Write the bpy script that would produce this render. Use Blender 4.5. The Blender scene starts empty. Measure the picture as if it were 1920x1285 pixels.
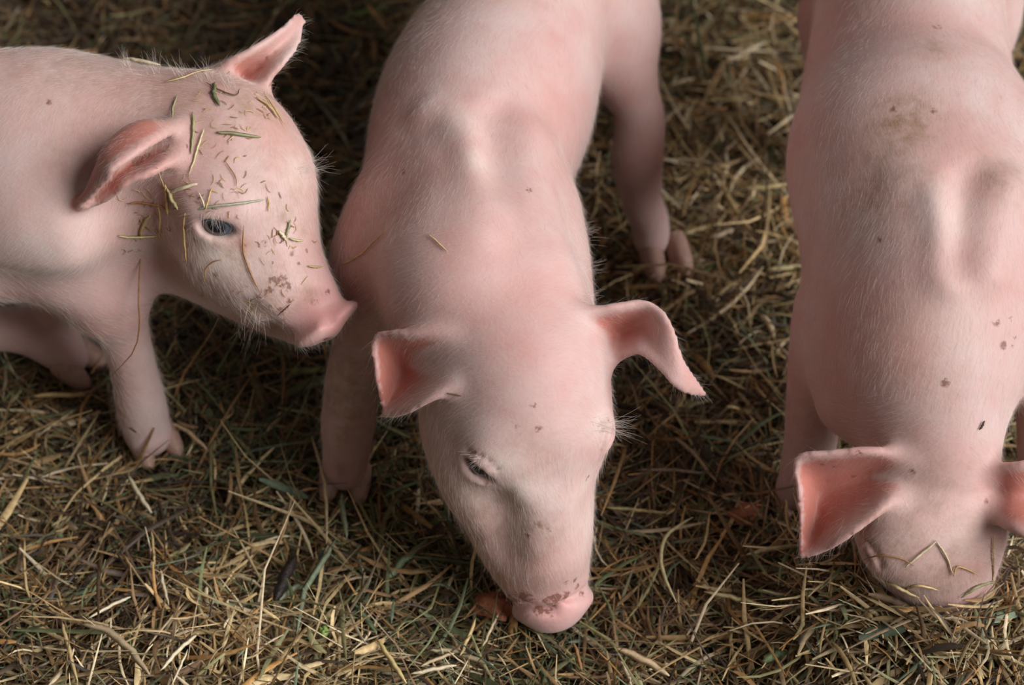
import bpy, math, random
import numpy as np
from mathutils import Vector, Matrix

random.seed(7)
RNG = np.random.default_rng(11)
scene = bpy.context.scene
COL = scene.collection

# ------------------------------------------------------------------ camera
PITCH = math.radians(46.0)
DIST = 1.5
LENS = 100.0
LOOK = np.array([0.0, 0.0, 0.10])
FWD = np.array([0.0, math.cos(PITCH), -math.sin(PITCH)])
UPV = np.array([0.0, math.sin(PITCH), math.cos(PITCH)])
CAM = LOOK - FWD * DIST
FPX = 1920.0 * LENS / 36.0
cam_data = bpy.data.cameras.new('camera')
cam_data.lens = LENS
cam_data.sensor_width = 36.0
cam_data.clip_start = 0.05
cam_data.dof.use_dof = True
cam_data.dof.focus_distance = 1.42
cam_data.dof.aperture_fstop = 7.0
cam = bpy.data.objects.new('camera', cam_data)
COL.objects.link(cam)
cam.location = CAM
cam.rotation_euler = (math.radians(90) - PITCH, 0, 0)
scene.camera = cam

# ------------------------------------------------------------------ light
world = bpy.data.worlds.new('world')
scene.world = world
world.use_nodes = True
wb = world.node_tree.nodes['Background']
wb.inputs['Color'].default_value = (1.0, 0.93, 0.87, 1)
wb.inputs['Strength'].default_value = 0.125
sun_data = bpy.data.lights.new('sun', 'SUN')
sun_data.energy = 4.7
sun_data.angle = math.radians(48)
sun_data.color = (0.97, 0.98, 1.0)
sun = bpy.data.objects.new('sun', sun_data)
COL.objects.link(sun)
SUNDIR = Vector((0.92, -0.42, 0.62)).normalized()
sun.location = (0.5, 0.2, 1.5)
sun.rotation_euler = SUNDIR.to_track_quat('Z', 'Y').to_euler()
scene.view_settings.view_transform = 'Standard'
scene.view_settings.look = 'None'
scene.view_settings.gamma = 1.0
scene.view_settings.exposure = 0.0
scene.view_settings.use_curve_mapping = False


def P(px, py, z):
    """world point at height z that the photograph shows at pixel (px, py)"""
    d = FWD + np.array([1.0, 0, 0]) * (px - 960.0) / FPX - UPV * (py - 642.5) / FPX
    return CAM + d * ((z - CAM[2]) / d[2])


def nrm(v):
    v = np.asarray(v, float)
    return v / (np.linalg.norm(v) + 1e-12)


# ------------------------------------------------------------------ helpers
def tag(o, label=None, cat=None, group=None, kind=None):
    if label: o['label'] = label
    if cat: o['category'] = cat
    if group: o['group'] = group
    if kind: o['kind'] = kind
    return o


def empty(name, loc):
    o = bpy.data.objects.new(name, None)
    o.empty_display_size = 0.02
    o.location = loc
    COL.objects.link(o)
    return o


def mesh_object(name, verts, faces, mat, parent=None, smooth=True, origin=None):
    verts = np.asarray(verts, np.float32)
    if origin is None:
        origin = np.zeros(3)
    me = bpy.data.meshes.new(name)
    fa = np.asarray(faces, np.int32)
    n = fa.shape[1]
    me.vertices.add(len(verts))
    me.vertices.foreach_set('co', (verts - np.asarray(origin, np.float32)).astype(np.float32).ravel())
    me.loops.add(fa.size)
    me.loops.foreach_set('vertex_index', fa.ravel())
    me.polygons.add(len(fa))
    me.polygons.foreach_set('loop_start', np.arange(len(fa), dtype=np.int32) * n)
    me.polygons.foreach_set('loop_total', np.full(len(fa), n, np.int32))
    me.update(calc_edges=True)
    me.validate()
    if smooth:
        me.polygons.foreach_set('use_smooth', np.ones(len(me.polygons), bool))
    me.materials.append(mat)
    o = bpy.data.objects.new(name, me)
    COL.objects.link(o)
    if parent is not None:
        o.parent = parent
        o.location = Vector(origin) - parent.location
    else:
        o.location = origin
    return o


def add_attr(o, name, vals):
    a = o.data.attributes.new(name, 'FLOAT', 'POINT')
    a.data.foreach_set('value', np.asarray(vals, np.float32))


def catmull(ctrl, n):
    """resample control rows (m, d) to n rows along a Catmull-Rom spline"""
    c = np.asarray(ctrl, float)
    m = len(c)
    if m == 2:
        t = np.linspace(0, 1, n)[:, None]
        return c[0] * (1 - t) + c[1] * t
    ext = np.vstack([2 * c[0] - c[1], c, 2 * c[-1] - c[-2]])
    out = []
    for t in np.linspace(0, m - 1, n):
        i = min(int(t), m - 2)
        f = t - i
        p0, p1, p2, p3 = ext[i], ext[i + 1], ext[i + 2], ext[i + 3]
        out.append(0.5 * ((2 * p1) + (-p0 + p2) * f + (2 * p0 - 5 * p1 + 4 * p2 - p3) * f * f + (-p0 + 3 * p1 - 3 * p2 + p3) * f ** 3))
    return np.array(out)


# ------------------------------------------------------------------ materials
def new_mat(name):
    m = bpy.data.materials.new(name)
    m.use_nodes = True
    nt = m.node_tree
    return m, nt, nt.nodes['Principled BSDF']


def N(nt, t, **kw):
    n = nt.nodes.new(t)
    for k, v in kw.items():
        setattr(n, k, v)
    return n


def mix_col(nt, fac, a, b):
    n = N(nt, 'ShaderNodeMix', data_type='RGBA')
    for s, v in ((0, fac), (6, a), (7, b)):
        if isinstance(v, (int, float, tuple)):
            n.inputs[s].default_value = v if not isinstance(v, tuple) else (*v, 1)
        else:
            nt.links.new(v, n.inputs[s])
    return n.outputs[2]


def mathn(nt, op, a, b=0.0, clamp=False):
    n = N(nt, 'ShaderNodeMath', operation=op, use_clamp=clamp)
    for i, v in enumerate((a, b)):
        if isinstance(v, (int, float)):
            n.inputs[i].default_value = v
        else:
            nt.links.new(v, n.inputs[i])
    return n.outputs[0]


def noise(nt, scale, detail=3.0, rough=0.55, vec=None):
    n = N(nt, 'ShaderNodeTexNoise')
    n.inputs['Scale'].default_value = scale
    n.inputs['Detail'].default_value = detail
    n.inputs['Roughness'].default_value = rough
    if vec is not None:
        nt.links.new(vec, n.inputs['Vector'])
    return n.outputs['Fac']


def ramp(nt, fac, lo, hi):
    n = N(nt, 'ShaderNodeMapRange')
    n.inputs['From Min'].default_value = lo
    n.inputs['From Max'].default_value = hi
    nt.links.new(fac, n.inputs['Value'])
    return n.outputs[0]


def attr(nt, name):
    return N(nt, 'ShaderNodeAttribute', attribute_name=name).outputs['Fac']


def skin_material():
    m, nt, b = new_mat('piglet_skin')
    tc = N(nt, 'ShaderNodeTexCoord').outputs['Object']
    big = ramp(nt, noise(nt, 14, 3, 0.5, tc), 0.35, 0.7)
    c = mix_col(nt, big, (0.57, 0.325, 0.29), (0.64, 0.475, 0.44))
    med = ramp(nt, noise(nt, 60, 4, 0.6, tc), 0.45, 0.75)
    c = mix_col(nt, mathn(nt, 'MULTIPLY', med, 0.35), c, (0.54, 0.25, 0.215))
    c = mix_col(nt, attr(nt, 'ear'), c, (0.49, 0.175, 0.135))
    c = mix_col(nt, attr(nt, 'snout'), c, (0.66, 0.31, 0.285))
    c = mix_col(nt, attr(nt, 'pale'), c, (0.82, 0.70, 0.62))
    dn = ramp(nt, noise(nt, 130, 5, 0.7, tc), 0.42, 0.66)
    d1 = mathn(nt, 'MULTIPLY', mathn(nt, 'MULTIPLY', attr(nt, 'dirt'), 1.35), mathn(nt, 'ADD', mathn(nt, 'MULTIPLY', dn, 0.7), 0.3), True)
    c = mix_col(nt, d1, c, (0.33, 0.20, 0.125))
    sn = ramp(nt, noise(nt, 420, 3, 0.6, tc), 0.40, 0.55)
    d2 = mathn(nt, 'MULTIPLY', ramp(nt, mathn(nt, 'MULTIPLY', attr(nt, 'spot'), mathn(nt, 'ADD', sn, 0.45)), 0.25, 0.75), 0.85, True)
    c = mix_col(nt, d2, c, (0.20, 0.075, 0.045))
    nt.links.new(c, b.inputs['Base Color'])
    b.inputs['Roughness'].default_value = 0.52
    b.inputs['Specular IOR Level'].default_value = 0.32
    b.inputs['Sheen Weight'].default_value = 0.12
    b.inputs['Sheen Roughness'].default_value = 0.4
    b.inputs['Subsurface Weight'].default_value = 0.30
    b.inputs['Subsurface Radius'].default_value = (1.0, 0.35, 0.22)
    b.inputs['Subsurface Scale'].default_value = 0.005
    bp = N(nt, 'ShaderNodeBump')
    bp.inputs['Strength'].default_value = 0.25
    bp.inputs['Distance'].default_value = 0.0008
    nt.links.new(noise(nt, 500, 4, 0.6, tc), bp.inputs['Height'])
    nt.links.new(bp.outputs[0], b.inputs['Normal'])
    return m


def plain_mat(name, col, rough=0.6, bump=0.0, scale=300, var=0.15):
    m, nt, b = new_mat(name)
    tc = N(nt, 'ShaderNodeTexCoord').outputs['Object']
    f = ramp(nt, noise(nt, scale, 4, 0.6, tc), 0.3, 0.7)
    c = mix_col(nt, f, tuple(x * (1 - var) for x in col), tuple(min(1, x * (1 + var)) for x in col))
    nt.links.new(c, b.inputs['Base Color'])
    b.inputs['Roughness'].default_value = rough
    if bump:
        bp = N(nt, 'ShaderNodeBump')
        bp.inputs['Strength'].default_value = bump
        bp.inputs['Distance'].default_value = 0.001
        nt.links.new(f, bp.inputs['Height'])
        nt.links.new(bp.outputs[0], b.inputs['Normal'])
    return m


def eye_material():
    m, nt, b = new_mat('wet_eye')
    tc = N(nt, 'ShaderNodeTexCoord').outputs['Object']
    sep = N(nt, 'ShaderNodeSeparateXYZ')
    nt.links.new(tc, sep.inputs[0])
    r2 = mathn(nt, 'SQRT', mathn(nt, 'ADD', mathn(nt, 'MULTIPLY', sep.outputs[0], sep.outputs[0]),
                                   mathn(nt, 'MULTIPLY', sep.outputs[1], sep.outputs[1])))
    iris = mix_col(nt, ramp(nt, r2, 0.0038, 0.0050), (0.010, 0.012, 0.016), (0.075, 0.09, 0.105))
    c = mix_col(nt, ramp(nt, r2, 0.0066, 0.0074), iris, (0.42, 0.44, 0.50))
    nt.links.new(c, b.inputs['Base Color'])
    b.inputs['Roughness'].default_value = 0.08
    b.inputs['Coat Weight'].default_value = 0.6
    b.inputs['Coat Roughness'].default_value = 0.03
    return m


def hay_material():
    m, nt, b = new_mat('dry_hay')
    a = N(nt, 'ShaderNodeAttribute', attribute_name='tint')
    tc = N(nt, 'ShaderNodeTexCoord').outputs['Object']
    f = ramp(nt, noise(nt, 350, 3, 0.6, tc), 0.3, 0.7)
    hs = N(nt, 'ShaderNodeHueSaturation')
    nt.links.new(a.outputs['Color'], hs.inputs['Color'])
    nt.links.new(mathn(nt, 'ADD', mathn(nt, 'MULTIPLY', f, 0.5), 0.75), hs.inputs['Value'])
    nt.links.new(hs.outputs[0], b.inputs['Base Color'])
    b.inputs['Roughness'].default_value = 0.55
    b.inputs['Specular IOR Level'].default_value = 0.35
    return m


def hair_material():
    m, nt, b = new_mat('blond_bristle')
    b.inputs['Base Color'].default_value = (0.78, 0.66, 0.58, 1)
    b.inputs['Roughness'].default_value = 0.45
    b.inputs['Specular IOR Level'].default_value = 0.4
    tr = N(nt, 'ShaderNodeBsdfTransparent')
    mx = N(nt, 'ShaderNodeMixShader')
    mx.inputs[0].default_value = 0.48
    nt.links.new(tr.outputs[0], mx.inputs[1])
    nt.links.new(b.outputs[0], mx.inputs[2])
    nt.links.new(mx.outputs[0], nt.nodes['Material Output'].inputs[0])
    return m


MAT_SKIN = skin_material()
MAT_EYE = eye_material()
MAT_HAY = hay_material()
MAT_HAIR = hair_material()
MAT_HOOF = plain_mat('hoof_horn', (0.42, 0.25, 0.19), 0.5, 0.3, 400)
MAT_SOIL = plain_mat('dark_soil', (0.035, 0.024, 0.015), 0.95, 0.8, 120, 0.5)
MAT_STICK = plain_mat('dark_wet_wood', (0.022, 0.014, 0.010), 0.6, 0.6, 300, 0.4)
MAT_LEAF = plain_mat('red_brown_leaf', (0.36, 0.12, 0.055), 0.6, 0.5, 250, 0.35)

# ------------------------------------------------------------------ signed distance bodies
H = 0.0019     # grid step


class Body:
    def __init__(self):
        self.prims = []          # (fn, lo, hi, k, op)
        self.marks = {'ear': [], 'snout': [], 'pale': [], 'dirt': [], 'spot': []}
        self.earpts = []
        self.flow = []           # (point, tangent) hair direction samples

    def add(self, fn, lo, hi, k, op='u'):
        self.prims.append((fn, np.asarray(lo), np.asarray(hi), k, op))

    @staticmethod
    def comb(d, g, k, op):
        if op == 'u':
            h = np.maximum(k - np.abs(d - g), 0) / k
            return np.minimum(d, g) - h * h * k * 0.25
        g = -g
        h = np.maximum(k - np.abs(d - g), 0) / k
        return np.maximum(d, g) + h * h * k * 0.25

    def eval(self, pts):
        pts = np.asarray(pts, float)
        d = np.full(len(pts), 0.06)
        for fn, lo, hi, k, op in self.prims:
            m = np.all((pts > lo - k - 0.004) & (pts < hi + k + 0.004), axis=1)
            if m.any():
                d[m] = self.comb(d[m], fn(pts[m]), k, op)
        return d

    def loft(self, pts, rad, k=0.02, up=(0, 0, 1), n=None, op='u', flow=False, world=False):
        w = np.array([p if world else P(*p) for p in pts], float)
        rad = np.array([(r, r) if np.isscalar(r) else r for r in rad], float)
        if len(w) > 2 or n:
            n = n or (len(w) - 1) * 5 + 1
            w = catmull(w, n)
            rad = np.maximum(catmull(rad, n), 0.0006)
        A, B = w[:-1], w[1:]
        rA, rB = rad[:-1], rad[1:]
        up = nrm(up)
        segs = []
        for a, b, ra, rb in zip(A, B, rA, rB):
            ax = nrm(b - a)
            s = np.cross(ax, up)
            if np.linalg.norm(s) < 0.05:
                s = np.cross(ax, (0.3, 1, 0))
            s = nrm(s)
            u = np.cross(s, ax)
            segs.append((a, b - a, np.dot(b - a, b - a), ax, s, u, ra, rb, min(ra), min(rb)))
        if flow:
            for a, b in zip(A, B):
                self.flow.append((a, nrm(a - b)))       # points from front to back

        def fn(p):
            out = np.full(len(p), 0.06)
            idx0 = np.arange(len(p))
            for a, ab, L2, ax, s, u, ra, rb, ma, mb in segs:
                pad = max(ra.max(), rb.max()) + k + 0.010
                bl, bh = np.minimum(a, a + ab) - pad, np.maximum(a, a + ab) + pad
                ok = (p[:, 0] > bl[0]) & (p[:, 0] < bh[0]) & (p[:, 1] > bl[1]) & (p[:, 1] < bh[1]) & (p[:, 2] > bl[2]) & (p[:, 2] < bh[2])
                ii = idx0[ok]
                if not len(ii): continue
                q = p[ii] - a
                t = np.clip(q @ ab / L2, 0, 1)
                rs = ra[0] + (rb[0] - ra[0]) * t
                ru = ra[1] + (rb[1] - ra[1]) * t
                rw = ma + (mb - ma) * t
                q = q - t[:, None] * ab
                qs, qu, qw = q @ s, q @ u, q @ ax
                k0 = np.sqrt((qs / rs) ** 2 + (qu / ru) ** 2 + (qw / rw) ** 2) + 1e-9
                k1 = np.sqrt((qs / rs ** 2) ** 2 + (qu / ru ** 2) ** 2 + (qw / rw ** 2) ** 2) + 1e-9
                out[ii] = np.minimum(out[ii], k0 * (k0 - 1) / k1)
            return out
        R = rad.max()
        self.add(fn, w.min(0) - R, w.max(0) + R, k, op)

    def rows(self, rows, k, up=(0, 0, 1), flow=False):
        self.loft([tuple(r[:3]) for r in rows], [tuple(r[3:]) for r in rows], k, up=up, flow=flow)

    def ball(self, c, r, k=0.01, axes=None, op='u'):
        """ellipsoid, r = three radii along the rows of axes"""
        c = np.asarray(c, float)
        r = np.asarray(r, float)
        ax = np.eye(3) if axes is None else np.array([nrm(a) for a in axes])

        def fn(p):
            q = (p - c) @ ax.T
            k0 = np.sqrt(((q / r) ** 2).sum(1)) + 1e-9
            k1 = np.sqrt(((q / r ** 2) ** 2).sum(1)) + 1e-9
            return k0 * (k0 - 1) / k1
        self.add(fn, c - r.max(), c + r.max(), k, op)

    def surf(self, px, py):
        """first point of the body on the sight line through a pixel, with its normal"""
        d = FWD + np.array([1.0, 0, 0]) * (px - 960.0) / FPX - UPV * (py - 642.5) / FPX
        d = nrm(d)
        ts = np.arange(1.12, 1.62, 0.005)
        v = self.eval(CAM + ts[:, None] * d)
        i = np.argmax(v < 0)
        if v[i] >= 0:
            i = int(np.argmin(v))
            p = CAM + ts[i] * d
        else:
            lo, hi = ts[i - 1], ts[i]
            for _ in range(7):
                mid = 0.5 * (lo + hi)
                if self.eval((CAM + mid * d)[None])[0] < 0: hi = mid
                else: lo = mid
            p = CAM + hi * d
        e = 0.0015
        v6 = self.eval(np.vstack([p + np.eye(3) * e, p - np.eye(3) * e]))
        g = v6[:3] - v6[3:]
        return p, nrm(g)

    def ridge(self, path, r, lift, k=0.02):
        """raise a soft ridge of radius r by lift along surface pixels"""
        pts = []
        for px, py in path:
            p, n = self.surf(px, py)
            pts.append(p + n * (lift - r))
        self.loft(pts, [r] * len(pts), k, world=True)

    def groove(self, path, r, depth, k=0.012):
        pts = []
        for px, py in path:
            p, n = self.surf(px, py)
            pts.append(p + n * (r - depth))
        self.loft(pts, [r] * len(pts), k, op='s', world=True)

    def ear(self, rows, r0=0.0026, r1=0.0015, k=0.009, nu=64, nv=44, fade=0.0, rim=(4, 6)):
        g = np.array([[P(*c) for c in row] for row in rows])
        gu = np.stack([catmull(g[:, j], nu) for j in range(g.shape[1])], 1)
        gv = np.stack([catmull(gu[i], nv) for i in range(nu)], 0)
        S = gv.reshape(-1, 3)
        rr = np.repeat(np.linspace(r0, r1, nu), nv)
        c0 = S.mean(0)
        Sc = (S - c0).astype(np.float32)
        s2 = (Sc ** 2).sum(1)

        def fn(p):
            out = np.empty(len(p))
            for i in range(0, len(p), 8000):
                q = (p[i:i + 8000] - c0).astype(np.float32)
                d2 = (q ** 2).sum(1)[:, None] + s2[None] - 2 * q @ Sc.T
                j = d2.argmin(1)
                out[i:i + 8000] = np.sqrt(np.maximum(d2[np.arange(len(q)), j], 0)) - rr[j]
            return out
        self.add(fn, S.min(0) - r0, S.max(0) + r0, k)
        uu = np.arange(nu) / nu
        cut = np.repeat(np.clip((uu - 0.02) / 0.12, 0, 1) * (1 - fade * np.clip((uu - .25) / .3, 0, 1)), nv)
        iv = np.arange(nv)
        edge = np.tile(np.clip(np.minimum(iv / rim[0], (nv - 1 - iv) / rim[1]), 0.15, 1), nu)
        self.earpts.append((S, cut * edge))
        for i in range(0, nu - 1, 4):
            self.flow.append((gv[i, nv // 2], nrm(gv[i + 1, nv // 2] - gv[i, nv // 2])))

    def flange(self, c, s, u, n, rs, ru, thick, back, ring):
        """round snout disc with a rim and a ring groove behind it"""
        self.ball(c, (rs, ru, thick), .004, (s, u, n))
        pts = []
        for t in np.linspace(0, 2 * math.pi, 33):
            pts.append(c - n * back + s * math.cos(t) * rs * 1.02 + u * math.sin(t) * ru * 1.02)
        self.loft(pts, [ring] * 33, .004, world=True, n=33, op='s')

    def mark(self, kind, px, py, r, s=1.0):
        p, n = self.surf(px, py)
        self.marks[kind].append((p, r, s))

    def eye(self, px, py, w, h, ang, r=0.0082, lid=0.0015, cut=True):
        p, n = self.surf(px, py)
        c, s_ = math.cos(math.radians(ang)), math.sin(math.radians(ang))
        a = np.array([1.0, 0, 0]) * c - UPV * s_
        a = nrm(a - n * np.dot(a, n))
        b = nrm(np.cross(n, a))
        if np.dot(b, UPV) < 0:
            a, b = -a, -b
        centre = p - n * (r - 0.0006)
        self.ball(centre, (r + 0.0022,) * 3, 0.009, (a, b, n))
        if cut:
            self.ball(centre + n * r * .9, (w * 0.5, h * 0.5, 0.012), 0.0015, (a, b, n), 's')
        th = np.linspace(0, math.pi, 15)
        for sg, rr in ((1, lid * 1.3), (-1, lid)):
            pts = []
            for t in th:
                x = -w * 0.52 * math.cos(t)
                y = sg * (h * 0.5 + rr * .7) * math.sin(t)
                q = centre + a * x + b * y
                rad = math.sqrt(max((r + .002) ** 2 - x * x - y * y, (r * 0.5) ** 2))
                pts.append(q + n * (rad - rr * .35))
            self.loft(pts, [rr] * 15, 0.003, world=True, n=15)
        # crease above the upper lid
        pts = []
        for t in np.linspace(.5, math.pi - .5, 11):
            x = -w * 0.62 * math.cos(t)
            y = (h * 0.5 + .0045) * math.sin(t)
            rad = math.sqrt(max((r + .0022) ** 2 - x * x - y * y, (r * 0.6) ** 2))
            pts.append(centre + a * x + b * y + n * (rad + .0006))
        self.loft(pts, [.0010] * 11, 0.003, world=True, n=11, op='s')
        return centre, n, a, b, r

    def mesh(self):
        lo = np.min([p[1] for p in self.prims if p[4] == 'u'], 0) - 0.012
        hi = np.max([p[2] for p in self.prims if p[4] == 'u'], 0) + 0.012
        n = np.ceil((hi - lo) / H).astype(int) + 1
        D = np.full(n, 0.06, np.float32)
        axs = [lo[i] + H * np.arange(n[i]) for i in range(3)]
        for fn, plo, phi, k, op in self.prims:
            i0 = np.maximum(np.floor((plo - k - 0.004 - lo) / H).astype(int), 0)
            i1 = np.minimum(np.ceil((phi + k + 0.004 - lo) / H).astype(int) + 1, n)
            if np.any(i1 <= i0): continue
            sub = D[i0[0]:i1[0], i0[1]:i1[1], i0[2]:i1[2]]
            X, Y, Z = np.meshgrid(axs[0][i0[0]:i1[0]], axs[1][i0[1]:i1[1]], axs[2][i0[2]:i1[2]], indexing='ij')
            pts = np.stack([X.ravel(), Y.ravel(), Z.ravel()], 1)
            flat = sub.ravel()
            if op == 's':
                act = np.abs(flat) < 0.03
                if not act.any(): continue
                g = fn(pts[act])
                flat = flat.copy()
                flat[act] = self.comb(flat[act], g, k, op)
            else:
                flat = self.comb(flat, fn(pts), k, op)
            D[i0[0]:i1[0], i0[1]:i1[1], i0[2]:i1[2]] = flat.reshape(sub.shape)
        # surface nets
        ins = D < 0
        cs = [ins[a:n[0] - 1 + a, b:n[1] - 1 + b, c:n[2] - 1 + c] for a in (0, 1) for b in (0, 1) for c in (0, 1)]
        cnt = sum(c.astype(np.int8) for c in cs)
        act = (cnt > 0) & (cnt < 8)
        idx = np.argwhere(act)
        vid = np.full(act.shape, -1, np.int64)
        vid[act] = np.arange(len(idx))
        acc = np.zeros((len(idx), 3))
        num = np.zeros(len(idx))
        corners = [(a, b, c) for a in (0, 1) for b in (0, 1) for c in (0, 1)]
        for i, c0 in enumerate(corners):
            for ax in range(3):
                if c0[ax] == 1: continue
                c1 = list(c0); c1[ax] = 1
                v0 = D[idx[:, 0] + c0[0], idx[:, 1] + c0[1], idx[:, 2] + c0[2]]
                v1 = D[idx[:, 0] + c1[0], idx[:, 1] + c1[1], idx[:, 2] + c1[2]]
                x = (v0 < 0) != (v1 < 0)
                t = v0[x] / (v0[x] - v1[x])
                pos = np.tile(np.array(c0, float), (x.sum(), 1))
                pos[:, ax] = t
                acc[x] += pos
                num[x] += 1
        V = lo + H * (idx + acc / num[:, None])
        F = []
        for ax in range(3):
            sl0 = [slice(None)] * 3; sl1 = [slice(None)] * 3
            sl0[ax] = slice(0, n[ax] - 1); sl1[ax] = slice(1, n[ax])
            a, b = ins[tuple(sl0)], ins[tuple(sl1)]
            e = np.argwhere(a != b)
            u, v = (ax + 1) % 3, (ax + 2) % 3
            e = e[(e[:, u] > 0) & (e[:, v] > 0) & (e[:, u] < n[u] - 1) & (e[:, v] < n[v] - 1)]
            inside0 = ins[e[:, 0], e[:, 1], e[:, 2]]
            def off(du, dv):
                q = e.copy(); q[:, u] -= du; q[:, v] -= dv
                return vid[q[:, 0], q[:, 1], q[:, 2]]
            quad = np.stack([off(1, 1), off(0, 1), off(0, 0), off(1, 0)], 1)
            quad[~inside0] = quad[~inside0][:, ::-1]
            F.append(quad)
        F = np.vstack(F)
        F = F[(F >= 0).all(1)]
        # light smoothing
        E = np.vstack([F[:, [0, 1]], F[:, [1, 2]], F[:, [2, 3]], F[:, [3, 0]]])
        for lam in (0.55, 0.55, -0.3, 0.5):
            S = np.zeros_like(V); c = np.zeros(len(V))
            for k_ in range(3):
                S[:, k_] = np.bincount(E[:, 0], V[E[:, 1], k_], len(V)) + np.bincount(E[:, 1], V[E[:, 0], k_], len(V))
            c = np.bincount(E[:, 0], minlength=len(V)) + np.bincount(E[:, 1], minlength=len(V))
            V = V + lam * (S / np.maximum(c, 1)[:, None] - V)
        return V, F

    def attributes(self, V):
        out = {}
        for kind, lst in self.marks.items():
            v = np.zeros(len(V))
            for p, r, s in lst:
                v = np.maximum(v, s * np.exp(-(((V - p) / r) ** 2).sum(1)))
            out[kind] = v
        ear = out['ear']
        for S, cut in self.earpts:
            lo, hi = S.min(0) - 0.006, S.max(0) + 0.006
            m = np.where(np.all((V > lo) & (V < hi), axis=1))[0]
            for i in range(0, len(m), 4000):
                mm = m[i:i + 4000]
                d2 = ((V[mm][:, None] - S[None, ::3]) ** 2).sum(2)
                j = d2.argmin(1)
                dd = np.sqrt(d2[np.arange(len(mm)), j])
                ear[mm] = np.maximum(ear[mm], np.clip((0.0055 - dd) / 0.0015, 0, 1) * cut[::3][j])
        out['ear'] = ear
        return out


def build_eye(parent, spec, label=None):
    c, n, a, b, r = spec
    nu, nv = 32, 20
    V, F = [], []
    for i in range(nv + 1):
        th = math.pi * i / nv
        for j in range(nu):
            ph = 2 * math.pi * j / nu
            V.append((r * math.sin(th) * math.cos(ph), r * math.sin(th) * math.sin(ph), r * math.cos(th) + 0.0009 * math.exp(-(th / 0.5) ** 2)))
    for i in range(nv):
        for j in range(nu):
            F.append((i * nu + j, (i + 1) * nu + j, (i + 1) * nu + (j + 1) % nu, i * nu + (j + 1) % nu))
    o = mesh_object('eye', V, F, MAT_EYE, None)
    o.parent = parent
    R = Matrix((a, b, n)).transposed().to_4x4()
    o.matrix_local = Matrix.Translation(Vector(c) - parent.location) @ R
    if label: o['label'] = label
    return o


def hair_object(name, roots, dirs, lens, parent, width=0.000038, droop=0.4, npts=4, label=None):
    n = len(roots)
    org = np.array(parent.location)
    cv = bpy.data.hair_curves.new(name)
    cv.add_curves([npts] * n)
    t = np.linspace(0, 1, npts)[None, :, None]
    side = RNG.normal(0, 0.35, (n, 1, 3))
    pos = roots[:, None] + (dirs[:, None] * t + side * t * t * 0.35) * lens[:, None, None]
    pos[:, :, 2] -= (droop * lens[:, None] * (t[..., 0] ** 2) * 0.5)
    cv.points.foreach_set('position', (pos - org).astype(np.float32).ravel())
    rad = np.broadcast_to(width * (1 - 0.75 * t[0, :, 0]), (n, npts)).astype(np.float32)
    cv.points.foreach_set('radius', rad.ravel())
    cv.materials.append(MAT_HAIR)
    o = bpy.data.objects.new(name, cv)
    COL.objects.link(o)
    o.parent = parent
    tag(o, label, kind='stuff')
    return o


def finish(body, name, label, base, eyes=(), hairs=26000, hair_len=0.0062):
    root = empty(name, (base[0], base[1], 0.0))
    tag(root, label, 'piglet', 'piglets rooting in the hay')
    V, F = body.mesh()
    A = body.attributes(V)
    o = mesh_object('body', V, F, MAT_SKIN, root)
    o.location = -root.location
    for k, v in A.items():
        add_attr(o, k, v)
    for spec, lab in eyes:
        build_eye(root, spec, lab)
    # coat
    tri = F[:, :3]
    a, b, c = V[F[:, 0]], V[F[:, 1]], V[F[:, 2]]
    d = V[F[:, 3]]
    nr = np.cross(c - a, d - b)
    area = np.linalg.norm(nr, axis=1) * 0.5
    nr = nr / (2 * area[:, None] + 1e-12)
    nosep = [p for p, r, s in body.marks['snout']]
    w = area.copy()
    cen = (a + b + c + d) / 4
    for p in nosep:
        w *= 1 - 0.97 * np.exp(-(((cen - p) / 0.016) ** 2).sum(1))
    for spec, _ in eyes:
        w *= 1 - 0.93 * np.exp(-(((cen - spec[0]) / (spec[4] * 1.15)) ** 4).sum(1))
    w *= (cen[:, 2] > 0.03)
    w *= 1 - 0.75 * A['ear'][F[:, 0]]
    pick = RNG.choice(len(F), hairs, p=w / w.sum())
    u, v = RNG.random((2, hairs, 1))
    roots = (a[pick] * (1 - u) + b[pick] * u) * (1 - v) + (d[pick] * (1 - u) + c[pick] * u) * v
    nn = nr[pick]
    fp = np.array([f[0] for f in body.flow]); ft = np.array([f[1] for f in body.flow])
    j = np.empty(hairs, int)
    for i in range(0, hairs, 4000):
        j[i:i + 4000] = ((roots[i:i + 4000, None] - fp[None]) ** 2).sum(2).argmin(1)
    t = ft[j] + np.array([0, 0, -0.35])
    t += RNG.normal(0, 0.18, t.shape) + 0.35 * np.stack([np.sin(roots[:, 1] * 90), np.sin(roots[:, 0] * 80 + 1), np.sin(roots[:, 0] * 70 + roots[:, 1] * 60)], 1)
    t -= nn * (t * nn).sum(1, keepdims=True)
    t /= np.linalg.norm(t, axis=1, keepdims=True)
    lift = RNG.uniform(0.10, 0.42, (hairs, 1))
    dr = t + nn * lift
    dr /= np.linalg.norm(dr, axis=1, keepdims=True)
    hair_object('coat', roots, dr, hair_len * RNG.uniform(0.5, 1.25, hairs), root, label='fine pale blond bristly coat')
    return root


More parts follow.
